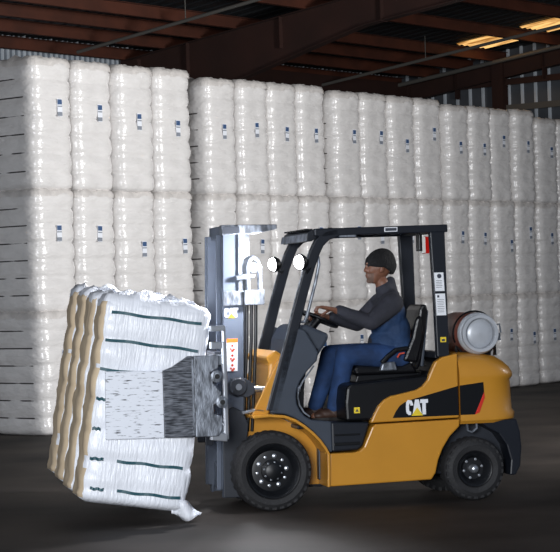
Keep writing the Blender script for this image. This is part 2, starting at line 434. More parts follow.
# ================================================================== the forklift
truck = empty('forklift', TRUCK, TH)
tag(truck, 'yellow and black forklift with bale clamp carrying white bales', 'forklift')
def P(name, mb, mats, bevel=0, smooth=False, parent=truck): return mb.build(name, mats, parent, bevel=bevel, smooth=smooth)
MID = .53
def flip(y): return 2 * MID - y

def wheel(name, cx, cz, R, y0, wd, rimr, sgn, front):
    # outer face at y0, the tyre runs inward along sgn * y
    mb = MB(); rr = R
    prof = [(.025, rimr), (.008, rimr + .012), (.0, rimr + .05), (.004, R - .06), (.016, R - .03), (.034, R - .006), (.05, R), (wd - .05, R), (wd - .016, R - .03), (wd, R - .07), (wd, rimr), (.06, rimr - .005)]
    mb.lathe((cx, y0, cz), (0, sgn, 0), prof, 64, caps=False)
    tyre = P(name, mb, 'rubber', smooth=40)
    if not front or True:                                 # shoulder lugs
        lm = MB(); nl = 30 if front else 26
        for k in range(nl):
            a = 2 * math.pi * k / nl
            for ya, yb, off in ((.012, wd * .46, 0), (wd * .54, wd - .012, .5)):
                aa = a + off * 2 * math.pi / nl; hw = .30 * 2 * math.pi / nl
                vs = []
                for r_ in (R - .03, R + .001):
                    for da, yy in ((-hw, ya), (hw, ya), (hw * .8, yb), (-hw * .8, yb)):
                        if r_ > R and yy in (ya,) and off == 0: r2 = r_ - .014
                        else: r2 = r_
                        vs.append((cx + r2 * math.sin(aa + da), y0 + sgn * yy, cz + r2 * math.cos(aa + da)))
                lm.add(vs, [(0, 1, 2, 3), (7, 6, 5, 4), (0, 4, 5, 1), (1, 5, 6, 2), (2, 6, 7, 3), (3, 7, 4, 0)])
        q_ = lm.build('tread_lugs', 'rubber', tyre); q_['kind'] = 'stuff'
    rm = MB()
    rm.lathe((cx, y0, cz), (0, sgn, 0), [(.012, rimr + .004), (.004, rimr), (.01, rimr - .012), (.05, rimr - .03), (.075, rimr - .05), (.07, rimr * .62), (.07, .001)], 48, caps=False)
    rm.build('rim', 'rim', tyre, smooth=40)
    hb = MB()
    if front: hb.lathe((cx, y0, cz), (0, sgn, 0), [(.075, .088), (.045, .085), (.03, .06), (.024, .05), (.022, .0005)], 32, caps=False)
    else: hb.lathe((cx, y0, cz), (0, sgn, 0), [(.07, .034), (.03, .034), (.02, .03), (.012, .024), (.008, .012), (.006, .0005)], 24, caps=False)
    hb.build('hub', 'rim' if front else 'steel', tyre, smooth=40)
    nn = [(10, .115, .017)] + ([(8, .068, .008)] if front else []) if front else [(6, .075, .011)]
    for (cn, rad, nr) in nn:
        for k in range(cn):
            a = 2 * math.pi * (k + .3) / cn; big = nr * (1 if k % 2 == 0 or cn != 10 else .68)
            nb = MB(); x_ = cx + rad * math.sin(a); z_ = cz + rad * math.cos(a); yy = .062 if rad > .07 else .028
            nb.lathe((x_, y0 + sgn * (yy + .012), z_), (0, -sgn, 0), [(0, big), (.006, big), (.007, big * .65), (.022, big * .6), (.024, big * .2)], 6 if cn != 10 else 12)
            nb.build('lug_nut', 'steel', tyre)
wheel('front_wheel', .04, .306, .306, 0, .19, .205, 1, True)
wheel('front_wheel', .04, .306, .306, flip(0), .19, .205, -1, True)
wheel('rear_wheel', 1.654, .246, .246, .01, .18, .135, 1, False)
wheel('rear_wheel', 1.654, .246, .246, flip(.01), .18, .135, -1, False)

# chassis
mb = MB(); mb.box(-.04, .5, .34, .72, .14, .62); mb.box(.45, 1.98, .24, .82, .2, .62); mb.tube([(.028, .2, .308), (.028, .86, .308)], .07, 16); mb.tube([(1.654, .16, .246), (1.654, .9, .246)], .05, 14)
P('chassis', mb, 'mast_dark', .01)
mb = MB(); lower = [(.49, .42), (.48, .165), (1.30, .18), (1.335, .23), (1.36, .33), (1.40, .42), (1.46, .51), (1.54, .585), (1.545, .64), (.865, .63), (.835, .61), (.765, .46), (.73, .43), (.69, .42)]
mb.prism(lower, .03, flip(.03)); P('lower_body', mb, 'yellow', .012)
mb = MB()
upper = [(.82, .64), (.855, .71), (.89, .77), (.935, .815), (.99, .842), (1.10, .862), (1.20, .882), (1.25, .91), (1.29, .955), (1.33, 1.04), (1.36, 1.095), (1.42, 1.13), (1.54, 1.155), (1.54, .652)]
mb.prism(upper, .03, .10); P('hood_side_panel', mb, 'yellow', .012)
mb = MB(); mb.prism(upper, flip(.10), flip(.03)); P('hood_side_panel', mb, 'yellow', .012)
mb = MB(); mb.prism([(1.38, .65), (1.38, 1.06), (1.42, 1.12), (1.54, 1.145), (1.54, .65)], .10, flip(.10)); P('rear_deck', mb, 'black', .01)
# black engine hood under the seat
mb = MB()
mb.prism([(.64, .66), (.635, .80), (.65, .92), (.68, .945), (1.30, .985), (1.40, 1.02), (1.40, .66)], .062, flip(.062)); hood = P('engine_hood', mb, 'black', .025)
mb = MB(); mb.prism([(.70, .72), (.745, .72), (.745, .765), (.70, .765)], .052, .062); hl = mb.build('warning_decal', 'lemon', hood)
mb = MB(); mb.prism([(.71, .732), (.735, .732), (.722, .755)], .049, .053); mb.build('decal_print', 'ink', hl)
# decals on the hood side
mb = MB(); mb.prism([(1.0, .672), (1.025, .72), (1.06, .765), (1.10, .79), (1.16, .81), (1.535, .90), (1.535, .672)], .026, .0302); P('black_decal', mb, 'decal_black')
def logo(x, z, h, yf, parent, dep=.0025):
    k = h
    def g(pts): return [(x + a * k, z + b * k) for a, b in pts]
    C_ = [(.50, .62), (.50, .70), (.40, .95), (.15, 1.0), (.03, .86), (0, .60), (0, .36), (.04, .12), (.18, 0), (.34, 0), (.34, .22), (.24, .24), (.21, .34), (.21, .64), (.25, .76), (.30, .74), (.31, .62)]
    A_ = [(.44, 0), (.63, 1.0), (.89, 1.0), (1.08, 0)]
    T_ = [(1.12, 0), (1.12, .76), (.96, .76), (1.0, 1.0), (1.52, 1.0), (1.52, .76), (1.36, .76), (1.36, 0)]
    tri = [(.36, -.06), (.76, .48), (1.16, -.06)]
    for pts in (C_, A_, T_):
        mb = MB(); mb.prism(g(pts), yf - dep, yf); mb.build('logo_letter', 'white', parent)
    mb = MB(); mb.prism(g(tri), yf - dep * 1.6, yf); mb.build('logo_triangle', 'lemon', parent)
bd = [o for o in truck.children if o.name.startswith('black_decal')][0]
logo(1.108, .69, .118, .0262, bd)
bd['label'] = 'black decal with white lettering over a yellow triangle'

# counterweight: rounded plan sections lofted upward
def cw_section(xr, ymin, z, r=.26):
    pts = []
    x0 = 1.552
    pts.append((x0, ymin, z)); n = 10
    for k in range(n + 1):
        a = -math.pi / 2 + math.pi / 2 * k / n; pts.append((xr - r + r * math.cos(a), ymin + r + r * math.sin(a) * 1.0, z))
    for k in range(n + 1):
        a = math.pi / 2 * k / n; pts.append((xr - r + r * math.cos(a), flip(ymin) - r + r * math.sin(a), z))
    pts.append((x0, flip(ymin), z)); return pts
secs = [(2.03, .05, .60, .25), (2.06, .03, .625, .25), (2.065, .03, .67, .25), (2.045, .035, .70, .25), (2.04, .035, .80, .25), (2.035, .035, .93, .25), (2.055, .03, .955, .25), (2.055, .03, .985, .25), (2.03, .04, 1.03, .25), (1.985, .06, 1.075, .25), (1.93, .10, 1.115, .25), (1.84, .16, 1.14, .25), (1.72, .25, 1.155, .12)]
vs = []; fs = []
for a in secs: vs += cw_section(a[0], a[1], a[2], a[3])
n = len(vs) // len(secs)
for i in range(len(secs) - 1):
    for k in range(n): fs.append((i * n + k, i * n + (k + 1) % n, (i + 1) * n + (k + 1) % n, (i + 1) * n + k))
fs += [list(range(n - 1, -1, -1)), list(range((len(secs) - 1) * n, len(secs) * n))]
mb = MB(); mb.add(vs, fs); cw = P('counterweight', mb, 'yellow', smooth=38)
mb = MB(); mb.prism([(1.552, .672), (1.552, .902), (1.745, .922), (1.748, .845), (1.668, .672)], .029, .037); mb.build('black_decal', 'decal_black', cw)
mb = MB(); mb.prism([(1.748, .845), (1.752, .80), (1.705, .685), (1.668, .672)], .027, .037); mb.build('red_stripe', 'red', cw)
mb = MB(); mb.prism([(1.70, .62), (2.02, .62), (2.045, .52), (2.055, .40), (2.04, .25), (2.0, .18), (1.95, .18), (1.962, .30), (1.93, .42), (1.87, .51), (1.78, .56)], .055, .32); P('rear_mudguard', mb, 'dark', .012)
mb = MB(); mb.prism([(1.70, .62), (2.02, .62), (2.045, .52), (2.055, .40), (2.04, .25), (2.0, .18), (1.95, .18), (1.962, .30), (1.93, .42), (1.87, .51), (1.78, .56)], flip(.32), flip(.055)); P('rear_mudguard', mb, 'dark', .012)
mb = MB(); mb.box(1.98, 2.03, .32, .74, .25, .62); P('tow_panel', mb, 'mast_dark', .01)
mb = MB(); mb.band([(1.62, .60), (1.625, .545), (1.66, .53), (1.70, .56), (1.70, .60)], .014, .09, .11); P('steer_hook', mb, 'worn_steel')

# front fenders, inner plates, brackets
fpath = [(-.11, .725), (.02, .732), (.14, .72), (.22, .688), (.29, .64), (.36, .58), (.41, .525), (.455, .46), (.475, .42), (.475, .30), (.47, .165)]
for ya, yb, yi in ((0.0, .30, .30), (flip(.30), flip(0), flip(.34))):
    mb = MB(); mb.band(fpath, .022, ya, yb); P('front_fender', mb, 'yellow', .006)
    mb = MB(); mb.prism([(-.10, .715), (.14, .71), (.29, .63), (.41, .515), (.465, .42), (.462, .165), (.20, .165), (.1, .5), (-.1, .5)], yi, yi + .04); P('fender_liner', mb, 'yellow')
for ya, yb in ((.10, .14), (flip(.14), flip(.10))):
    mb = MB(); mb.prism([(-.10, .735), (.03, .735), (.165, 1.14), (.125, 1.155), (.10, 1.11)], ya, yb); P('cowl_bracket', mb, 'yellow', .006)
mb = MB(); mb.prism([(.0, .74), (.06, .74), (.19, 1.17), (.11, 1.23), (.03, 1.17), (.06, 1.12)], .14, flip(.14)); P('front_cowl', mb, 'yellow', .02)
cowl = [(.035, .75), (.20, 1.34), (.27, 1.40), (.33, 1.375), (.43, 1.20), (.42, 1.14), (.335, 1.055), (.285, .99), (.255, .93), (.245, .87), (.25, .81), (.275, .755), (.31, .715), (.36, .685), (.52, .665), (.52, .43), (.49, .425), (.43, .52), (.37, .592), (.30, .655), (.23, .702), (.15, .735)]
for ya, yb in ((.055, .11), (flip(.11), flip(.055))):
    mb = MB(); mb.prism(cowl, ya, yb); P('cowl_side', mb, 'grey', .012)
mb = MB(); mb.band([(.39, 1.10), (.30, .985), (.262, .92), (.256, .86), (.268, .80), (.30, .745), (.345, .71)], .012, .048, .056); P('cowl_edge', mb, 'worn_steel')
mb = MB(); mb.prism([(.22, 1.10), (.24, 1.30), (.30, 1.40), (.36, 1.42), (.55, 1.335), (.53, 1.28), (.45, 1.165), (.40, 1.12)], .16, flip(.16)); dash = P('dashboard', mb, 'grey', .025)
mb = MB(); mb.prism([(.40, 1.245), (.455, 1.225), (.44, 1.195), (.39, 1.205)], .156, .162); mb.build('dash_pocket', 'black', dash)
mb = MB(); mb.prism([(.24, .70), (.30, 1.15), (.36, 1.13), (.33, .92), (.32, .70)], .14, flip(.14)); P('firewall', mb, 'black', .01)
mb = MB(); mb.box(.25, .66, .065, flip(.065), .615, .645); P('floor_plate', mb, 'black', .006)
mb = MB(); mb.prism([(.515, .66), (.82, .645), (.76, .47), (.725, .438), (.515, .43)], .05, .30); P('step_panel', mb, 'dark', .014)
mb = MB(); mb.box(.53, .74, .045, .055, .475, .50); mb.box(.53, .74, .045, .055, .55, .565); P('step_tread', mb, 'black', .004)

# overhead guard
fp = [(.055, .76), (.14, 1.04), (.23, 1.34), (.31, 1.62), (.385, 1.86), (.425, 1.965), (.465, 2.045), (.53, 2.10), (.62, 2.122)]
fwid = [.085, .085, .082, .08, .08, .08, .08, .075, .066]
for ya, yb in ((.055, .12), (flip(.12), flip(.055))):
    mb = MB(); mb.band(fp, fwid, ya, yb); pil = P('front_pillar', mb, 'dark', .008)
    mb = MB(); mb.band([(fp[i][0] - .046 if i < 6 else fp[i][0], fp[i][1] + .012) for i in range(6)], .005, ya - .002, ya + .01); mb.build('pillar_highlight', 'worn_steel', pil)  # thin pale strip paints in the highlight along the pillar edge
    mb = MB(); mb.prism([(.43, 2.155), (1.50, 2.165), (1.50, 2.105), (.60, 2.098), (.50, 2.085), (.43, 2.10)], ya, yb); P('guard_side_rail', mb, 'dark', .008)
    mb = MB(); mb.prism([(1.355, 2.11), (1.475, 2.11), (1.478, 1.8), (1.482, 1.13), (1.385, 1.13), (1.375, 1.6)], ya, yb); P('rear_pillar', mb, 'dark', .008)
mb = MB(); mb.prism([(.375, 2.055), (.385, 2.13), (.42, 2.15), (.47, 2.15), (.47, 2.09), (.42, 2.06)], .12, flip(.12)); P('guard_front_beam', mb, 'dark', .006)
mb = MB(); mb.prism([(.368, 2.062), (.379, 2.118), (.386, 2.118), (.376, 2.062)], .12, flip(.06)); P('guard_front_lip', mb, 'worn_steel')
for k in range(8):
    y = .17 + k * .095
    mb = MB(); mb.box(.375, .44, y, y + .05, 2.146, 2.158); P('guard_slot_bar', mb, 'black')
for x in np.linspace(.55, 1.36, 8):
    mb = MB(); mb.prism([(x, 2.115), (x + .012, 2.155), (x + .05, 2.158), (x + .05, 2.15), (x + .02, 2.147), (x + .009, 2.113)], .12, flip(.12)); P('guard_bar', mb, 'dark')
mb = MB(); mb.box(1.38, 1.46, .12, flip(.12), 2.10, 2.155); P('guard_rear_beam', mb, 'dark', .006)
mb = MB(); mb.box(1.385, 1.47, .12, flip(.12), 1.12, 1.17); P('guard_lower_beam', mb, 'dark', .006)
rail = [o for o in truck.children if o.name.startswith('guard_side_rail')][0]
mb = MB(); mb.prism([(.985, 2.117), (.985, 2.152), (1.09, 2.153), (1.09, 2.118)], .0515, .0555); dd = mb.build('rail_plate', 'white', rail)
mb = MB(); mb.prism([(.992, 2.123), (.992, 2.146), (1.083, 2.147), (1.083, 2.124)], .0495, .052); mb.build('plate_print', 'ink', dd)
mb = MB(); mb.prism([(.62, 2.083), (.62, 2.092), (.76, 2.094), (.76, 2.085)], .057, .06); mb.box(.62, .76, .06, .10, 2.085, 2.10); P('rail_tube_light', mb, 'worn_steel')
rp = [o for o in truck.children if o.name.startswith('rear_pillar')][0]
for nm, x0, z0, x1, z1 in (('pillar_notice', 1.382, 1.645, 1.458, 1.79), ('pillar_notice', 1.388, 1.455, 1.466, 1.625)):
    mb = MB(); mb.prism([(x0, z0), (x1, z0), (x1 - .006, z1), (x0 - .006, z1)], .0515, .0555); nb = mb.build(nm, 'white', rp)
    mb = MB()
    if z0 > 1.6: mb.prism([(x0 + .025 + .018 * math.cos(a) + .01, z1 - .028 + .018 * math.sin(a)) for a in np.linspace(0, 2 * math.pi, 13)[:-1]], .0495, .052)
    else: mb.prism([(x0 + .008, z1 - .03), (x0 + .024, z1 - .03), (x0 + .024, z1 - .012), (x0 + .008, z1 - .012)], .0495, .052)
    nl = 5 if z0 > 1.6 else 8
    for k in range(nl):
        zz = z1 - .062 - k * (z1 - z0 - .08) / nl if z0 > 1.6 else z1 - .045 - k * (z1 - z0 - .06) / nl
        mb.box(x0 + .008, x1 - random.uniform(.014, .03), .0497, .052, zz - .003, zz)
    mb.build('notice_print', 'ink', nb)
mb = MB(); mb.box(1.412, 1.458, .0515, .0555, 1.245, 1.285); nb = mb.build('warning_decal', 'lemon', rp)
mb = MB(); mb.box(1.422, 1.448, .0497, .052, 1.252, 1.270); mb.build('decal_print', 'ink', nb)
# hand rail beside the front pillar
mb = MB(); mb.tube([(.425, .085, 1.93), (.458, .085, 1.935), (.462, .085, 1.88), (.43, .085, 1.74), (.36, .085, 1.50), (.335, .085, 1.44), (.30, .085, 1.44)], .013, 10); P('hand_rail', mb, 'worn_steel', smooth=60)
# work lamps
def lamp(name, c, armto, yaw):
    d = Vector((-math.cos(yaw), -math.sin(yaw), -.06)).normalized(); c = Vector(c)
    mb = MB(); mb.lathe(c - d * .055, d, [(0, .025), (.012, .045), (.04, .062), (.062, .064), (.062, .056), (.05, .054)], 24, caps=True); h = P(name, mb, 'black', smooth=40)
    mb = MB(); mb.lathe(c, d, [(-.004, .054), (.012, .052), (.028, .043), (.040, .026), (.045, .002)], 24); mb.build('lamp_lens', 'lens', h, smooth=60)
    mb = MB(); a = c - d * .04; mb.tube([a + Vector((0, 0, -.05)), a + Vector((.02, 0, -.085)), Vector(armto) + Vector((-.01, 0, -.02)), armto], .012, 8); mb.build('lamp_bracket', 'black', h, smooth=60)
    L = bpy.data.lights.new('work_lamp_light', 'SPOT'); L.energy = LAMP_W; L.spot_size = math.radians(165); L.spot_blend = .5; L.shadow_soft_size = .05; L.color = (.93, .95, 1)
    lo = bpy.data.objects.new('work_lamp_light', L); COL.objects.link(lo); lo.parent = h; lo.location = c + d * .075; lo.rotation_euler = d.to_track_quat('-Z', 'Y').to_euler()
LAMP_W = 190
lamp('work_lamp', (.30, .03, 1.90), (.385, .06, 1.86), math.radians(22))
lamp('work_lamp', (.29, .93, 1.90), (.375, .95, 1.86), math.radians(12))
# tail lamp under the rear of the guard
mb = MB(); mb.box(1.325, 1.35, .26, .36, 1.965, 2.10); tl = P('tail_lamp', mb, 'black', .005)
mb = MB(); mb.prism([(1.35, 1.95), (1.376, 1.95), (1.376, 2.075), (1.35, 2.08)], .26, .36); mb.build('white_lens', 'lens_white', tl)
mb = MB(); mb.prism([(1.376, 1.945), (1.405, 1.945), (1.41, 2.075), (1.376, 2.08)], .26, .36); mb.build('red_lens', 'lens_red', tl)

# mast (leans back by 1.5 degrees)
LEAN = math.tan(math.radians(1.5))
def mx(x, z): return x + LEAN * (z - .85)
def lean_box(mb, x0, x1, y0, y1, z0, z1): return mb.prism([(mx(x0, z0), z0), (mx(x1, z0), z0), (mx(x1, z1), z1), (mx(x0, z1), z1)], y0, y1)
for y0, y1 in ((.24, .265), (flip(.265), flip(.24))):
    inn = 1 if y0 < MID else -1
    mb = MB(); lean_box(mb, -.29, -.13, y0, y1, .10, 2.20)
    yb = (y1, y1 + .05) if inn > 0 else (y0 - .05, y0)
    lean_box(mb, -.29, -.27, *yb, .10, 2.20); lean_box(mb, -.15, -.13, *yb, .10, 2.20); P('mast_rail', mb, 'mast', .004)
    mb = MB(); yi = (.275, .30) if inn > 0 else (flip(.30), flip(.275))
    lean_box(mb, -.335, -.30, *yi, .16, 2.13); lean_box(mb, -.32, -.18, yi[0] + .02 * inn, yi[1] + .02 * inn, .16, 2.13); P('inner_rail', mb, 'mast', .004)
    mb = MB(); yc = .34 if inn > 0 else flip(.34); mb.tube([(mx(-.12, .3), yc, .3), (mx(-.12, 1.62), yc, 1.62)], .032, 14); mb.tube([(mx(-.12, 1.6), yc, 1.6), (mx(-.12, 2.12), yc, 2.12)], .02, 12); P('lift_cylinder', mb, 'steel', smooth=40)
near_rail = [o for o in truck.children if o.name.startswith('mast_rail')][0]
for z0, z1, x0, x1 in ((2.10, 2.20, -.29, -.12), (.14, .34, -.27, -.13), (1.58, 1.69, -.15, -.11)):
    mb = MB(); lean_box(mb, x0, x1, .265, flip(.265), z0, z1); P('mast_cross_member', mb, 'mast', .006)
mb = MB(); lean_box(mb, -.13, .03, .20, .30, 1.58, 1.695); lean_box(mb, -.29, -.13, .22, .24, 1.58, 1.695); P('hose_block', mb, 'worn_steel', .006)
mb = MB(); mb.prism([(-.265, 2.125), (-.265, 2.205), (.17, 2.20), (.17, 2.165), (.03, 2.135)], .22, .34); P('top_bracket', mb, 'worn_steel', .006)
mb = MB(); mb.prism([(-.262, 2.135), (-.262, 2.19), (-.13, 2.19), (-.13, 2.135)], .214, .222); P('bracket_plate', mb, 'mast_dark')
mb = MB(); lean_box(mb, -.17, -.085, .225, .25, 1.69, 2.13); P('back_plate', mb, 'worn_steel')
mb = MB(); mb.tube([(-.075, .22, 1.69), (-.075, .22, 1.88), (-.06, .22, 1.93), (-.03, .22, 1.95), (.0, .22, 1.93), (.02, .22, 1.88), (.02, .22, 1.69)], .02, 10); P('hose_loop', mb, 'worn_steel', smooth=60)
mb = MB(); mb.lathe((-.03, .20, 1.87), (0, 1, 0), [(0, .035), (.015, .045), (.03, .045), (.045, .035)], 20); P('hose_sheave', mb, 'steel', smooth=40)
mb = MB(); mb.tube([(-.165, .215, 1.79), (-.10, .215, 1.80), (-.02, .215, 1.805)], [.02, .026, .012], 8); P('latch_handle', mb, 'worn_steel')
for dx in (-.08, -.045, -.01):
    mb = MB(); mb.tube([(dx, .25, 1.60), (dx - .01, .25, 1.3), (dx - .03, .27, .95), (dx - .05, .30, .6)], .014, 8); P('hydraulic_hose', mb, 'hose', smooth=60)
logo(-.262, 1.49, .072, .2398, near_rail)
mb = MB(); mb.prism([(-.258, 1.075), (-.172, 1.075), (-.165, 1.325), (-.251, 1.325)], .236, .2405); nb = mb.build('warning_notice', 'white', near_rail)
mb = MB(); mb.prism([(-.252, 1.295), (-.166, 1.295), (-.165, 1.325), (-.251, 1.325)], .2345, .2365); mb.build('notice_header', 'orange', nb)
for k in range(3):
    zc = 1.25 - k * .075; xc = -.21 + (zc - 1.2) * .026
    mb = MB()
    for (a, b, r_) in ((0, .02, .010), (-.012, -.004, .008), (.012, -.008, .009), (0, -.018, .011)):
        mb.prism([(xc + a + r_ * math.cos(t), zc + b + r_ * math.sin(t)) for t in np.linspace(0, 2 * math.pi, 8)[:-1]], .2345, .2365)
    mb.build('notice_pictogram', 'inkred', nb)
# lower mast guard and tilt cylinder
mb = MB(); mb.prism([(-.31, .10), (-.12, .10), (-.12, .50), (-.10, .66), (-.14, .76), (-.22, .80), (-.30, .76)], .228, .24); P('mast_foot_plate', mb, 'mast_dark', .01)
mb = MB(); mb.tube([(-.10, .17, .935), (.10, .17, .93)], .022, 12); mb.tube([(.06, .17, .931), (.30, .17, .925)], .04, 14); P('tilt_cylinder', mb, 'steel', smooth=40)
mb = MB(); mb.lathe((-.19, .12, .955), (0, 1, 0), [(0, .03), (0, .065), (.03, .075), (.10, .075)], 20); mb.prism([(-.24, .90), (-.12, .87), (-.06, .90), (-.06, .97), (-.13, 1.02), (-.24, 1.02)], .14, .21); tc_ = P('tilt_pivot', mb, 'mast_dark', .006)
mb = MB(); mb.lathe((-.19, .11, .955), (0, 1, 0), [(0, .012), (0, .024), (.02, .026)], 12); mb.build('pivot_pin', 'steel', tc_)
mb = MB(); mb.band([(-.17, .755), (-.06, .775), (.0, .765)], .022, .10, .15); P('mast_step_bar', mb, 'steel', .005)

# carriage and bale clamp
mb = MB()
for z0, z1 in ((1.13, 1.24), (.62, .73)): mb.box(-.44, -.37, -.22, flip(-.22), z0, z1)
mb.box(-.42, -.36, .33, .37, .5, 1.32); mb.box(-.42, -.36, flip(.37), flip(.33), .5, 1.32); mb.box(-.40, -.345, .31, .75, .85, 1.0); P('carriage', mb, 'mast_dark', .008)
for sgn, yf in ((1, -.47), (-1, flip(-.47))):
    def Y(a, b): return (min(yf + sgn * a, yf + sgn * b), max(yf + sgn * a, yf + sgn * b))
    mb = MB(); mb.prism([(-1.30, .64), (-.87, .635), (-.87, 1.125), (-1.29, 1.135)], *Y(.0, .035)); P('clamp_pad', mb, 'pad', .006)
    mb = MB(); mb.prism([(-.87, .635), (-.64, .63), (-.64, 1.225), (-.68, 1.225), (-.80, 1.15), (-.87, 1.125)], *Y(-.012, .04)); arm = P('clamp_arm', mb, 'brushed', .006)
    mb = MB(); mb.prism([(-.64, .63), (-.47, .63), (-.44, .68), (-.44, .78), (-.50, .79), (-.50, .86), (-.46, .88), (-.44, .95), (-.50, 1.02), (-.52, 1.10), (-.46, 1.13), (-.45, 1.225), (-.64, 1.225)], *Y(-.016, .05)); mb.build('arm_bracket', 'worn_steel', arm, bevel=.006)
    for za in (1.15, .64): mb = MB(); mb.box(-.47, -.38, *Y(.05, .32), za, za + .07); mb.build('arm_slide', 'steel', arm, bevel=.006)
    mb = MB(); mb.box(-.66, -.645, *Y(-.03, -.015), .66, 1.20); mb.build('arm_rib', 'worn_steel', arm)
    for bx, bz in ((-.475, 1.07), (-.44, .88)):
        mb = MB(); yy = yf - sgn * .016; mb.lathe((bx, yy, bz), (0, -sgn, 0), [(0, .045), (.014, .045), (.018, .03), (.03, .028), (.032, .012)], 16); bo = mb.build('pivot_bolt', 'worn_steel', arm)
        mb = MB(); mb.lathe((bx, yy - sgn * .03, bz), (0, -sgn, 0), [(0, .02), (.006, .018)], 12); mb.build('bolt_head', 'hose', bo)
mb = MB(); mb.prism([(-.52, .60), (-.40, .585), (-.40, .64), (-.46, .66), (-.46, .70), (-.52, .71)], -.46, -.38); mb.box(-.415, -.385, -.44, -.38, .60, 1.32); mb.box(-.50, -.385, -.43, -.36, 1.27, 1.32); mb.box(-.50, -.385, -.43, -.36, 1.40, 1.44); mb.box(-.405, -.385, -.42, -.36, 1.27, 1.44); P('clamp_hook', mb, 'steel', .006)

# seat
mb = MB(); mb.prism([(.80, 1.0), (.78, 1.05), (.81, 1.075), (1.0, 1.06), (1.18, 1.06), (1.26, 1.09), (1.30, 1.0)], .33, flip(.33)); P('seat_cushion', mb, 'vinyl', .025)
mb = MB(); mb.prism([(1.235, 1.06), (1.285, 1.25), (1.325, 1.42), (1.335, 1.50), (1.36, 1.545), (1.395, 1.54), (1.405, 1.49), (1.385, 1.34), (1.34, 1.10), (1.31, 1.02)], .34, flip(.34)); P('seat_backrest', mb, 'vinyl', .03)
mb = MB(); mb.prism([(1.18, 1.10), (1.26, 1.28), (1.30, 1.44), (1.34, 1.46), (1.36, 1.3), (1.30, 1.08)], .31, .37); P('seat_bolster', mb, 'vinyl', .02)
mb = MB(); mb.prism([(1.40, 1.50), (1.415, 1.49), (1.36, 1.05), (1.335, 1.05)], .36, flip(.36)); P('seat_shell', mb, 'grey', .006)
mb = MB(); mb.band([(1.22, 1.20), (1.12, 1.19), (1.05, 1.14), (1.0, 1.09)], .035, .28, .33); P('hip_guard', mb, 'black', .012)
mb = MB(); mb.prism([(.98, 1.03), (1.0, 1.09), (1.10, 1.10), (1.12, 1.03)], .27, .33); P('belt_housing', mb, 'worn_steel', .01)
mb = MB(); mb.band([(1.12, 1.13), (1.14, 1.16), (1.18, 1.165)], .012, .268, .28); P('belt_strap', mb, 'inkred')
mb = MB(); mb.prism([(.78, .945), (.80, 1.0), (1.32, 1.0), (1.34, .985)], .30, flip(.30)); P('seat_base', mb, 'black', .01)
mb = MB(); mb.tube([(1.40, .92, 1.12), (1.43, .92, 1.18), (1.47, .92, 1.215), (1.53, .92, 1.22)], .01, 8); P('hood_release_bar', mb, 'hose', smooth=60)
# steering wheel
wc = Vector((.55, .53, 1.452)); e1 = Vector((0, 1, 0)); e2 = Vector((-.91, 0, .42)); nn_ = Vector((.42, 0, .91))
mb = MB(); mb.tube([wc + .16 * (math.cos(a) * e1 + math.sin(a) * e2) for a in np.linspace(0, 2 * math.pi, 33)[:-1]], .013, 10, closed=True); sw = P('steering_wheel', mb, 'black', smooth=60)
mb = MB()
for a in (0, 2.1, 4.2): mb.tube([wc, wc + .155 * (math.cos(a) * e1 + math.sin(a) * e2)], .010, 8)
mb.lathe(wc - nn_ * .02, nn_, [(0, .035), (.03, .035), (.036, .02)], 16); mb.build('wheel_spokes', 'black', sw)
mb = MB(); mb.tube([wc - nn_ * .01, wc - nn_ * .06 + Vector((-.02, 0, 0)), (.46, .53, 1.30)], .035, 12); P('steering_column', mb, 'black', smooth=40)
for k in range(3):
    mb = MB(); y = .70 + k * .06; mb.tube([(.48, y, 1.34), (.52, y, 1.43)], .007, 6); mb.ell((.522, y, 1.437), (.016, .016, .018), n=10, m_=8); P('hydraulic_lever', mb, 'black')
# tank cradle
for y in (.26, .74):
    mb = MB()
    mb.band([(1.61, 1.13), (1.61, 1.20), (1.66, 1.145), (1.77, 1.122), (1.88, 1.145), (1.93, 1.20), (1.93, 1.12)], .018, y, y + .04)
    mb.box(1.66, 1.69, y, y + .04, 1.11, 1.16); mb.box(1.86, 1.89, y, y + .04, 1.09, 1.16)
    P('tank_cradle', mb, 'black')
mb = MB(); mb.tube([(1.77 + .176 * math.cos(a), .30, 1.30 + .176 * math.sin(a)) for a in np.linspace(-.4, math.pi + .4, 20)], .008, 6); P('tank_clamp_strap', mb, 'black')

# ================================================================== propane tank on the counterweight
tk = Vector((1.77, .53, 1.135))
def T2W(p): return TRUCK + Matrix.Rotation(TH, 3, 'Z') @ Vector(p)
tank = empty('propane_tank', T2W(tk), TH)
tag(tank, 'silver capped reddish gas cylinder lying across the back of forklift', 'gas tank')
mb = MB(); mb.lathe((1.77, .22, 1.30), (0, 1, 0), [(.0, .164), (.04, .166), (.55, .166), (.60, .15), (.64, .10), (.65, .01)], 36, caps=True); mb.build('tank_body', 'tank_red', tank, off=tk, smooth=50)
mb = MB(); mb.lathe((1.77, .22, 1.30), (0, -1, 0), [(0, .167), (.03, .165), (.055, .15), (.065, .125)], 36, caps=False); mb.lathe((1.77, .22, 1.30), (0, -1, 0), [(.02, .13), (.045, .11), (.06, .07), (.065, .002)], 36, caps=False); mb.build('tank_end', 'tank', tank, off=tk, smooth=50)
mb = MB(); mb.lathe((1.77, .22, 1.30), (0, -1, 0), [(.05, .150), (.085, .150), (.09, .145), (.09, .125), (.085, .120), (.04, .120)], 36, caps=False); mb.build('tank_foot_ring', 'tank', tank, off=tk, smooth=40)
mb = MB(); mb.box(1.92, 1.945, .17, .22, 1.24, 1.30); mb.tube([(1.90, .19, 1.36), (1.945, .19, 1.37), (1.955, .19, 1.30)], .008, 6); mb.build('tank_latch', 'worn_steel', tank, off=tk)

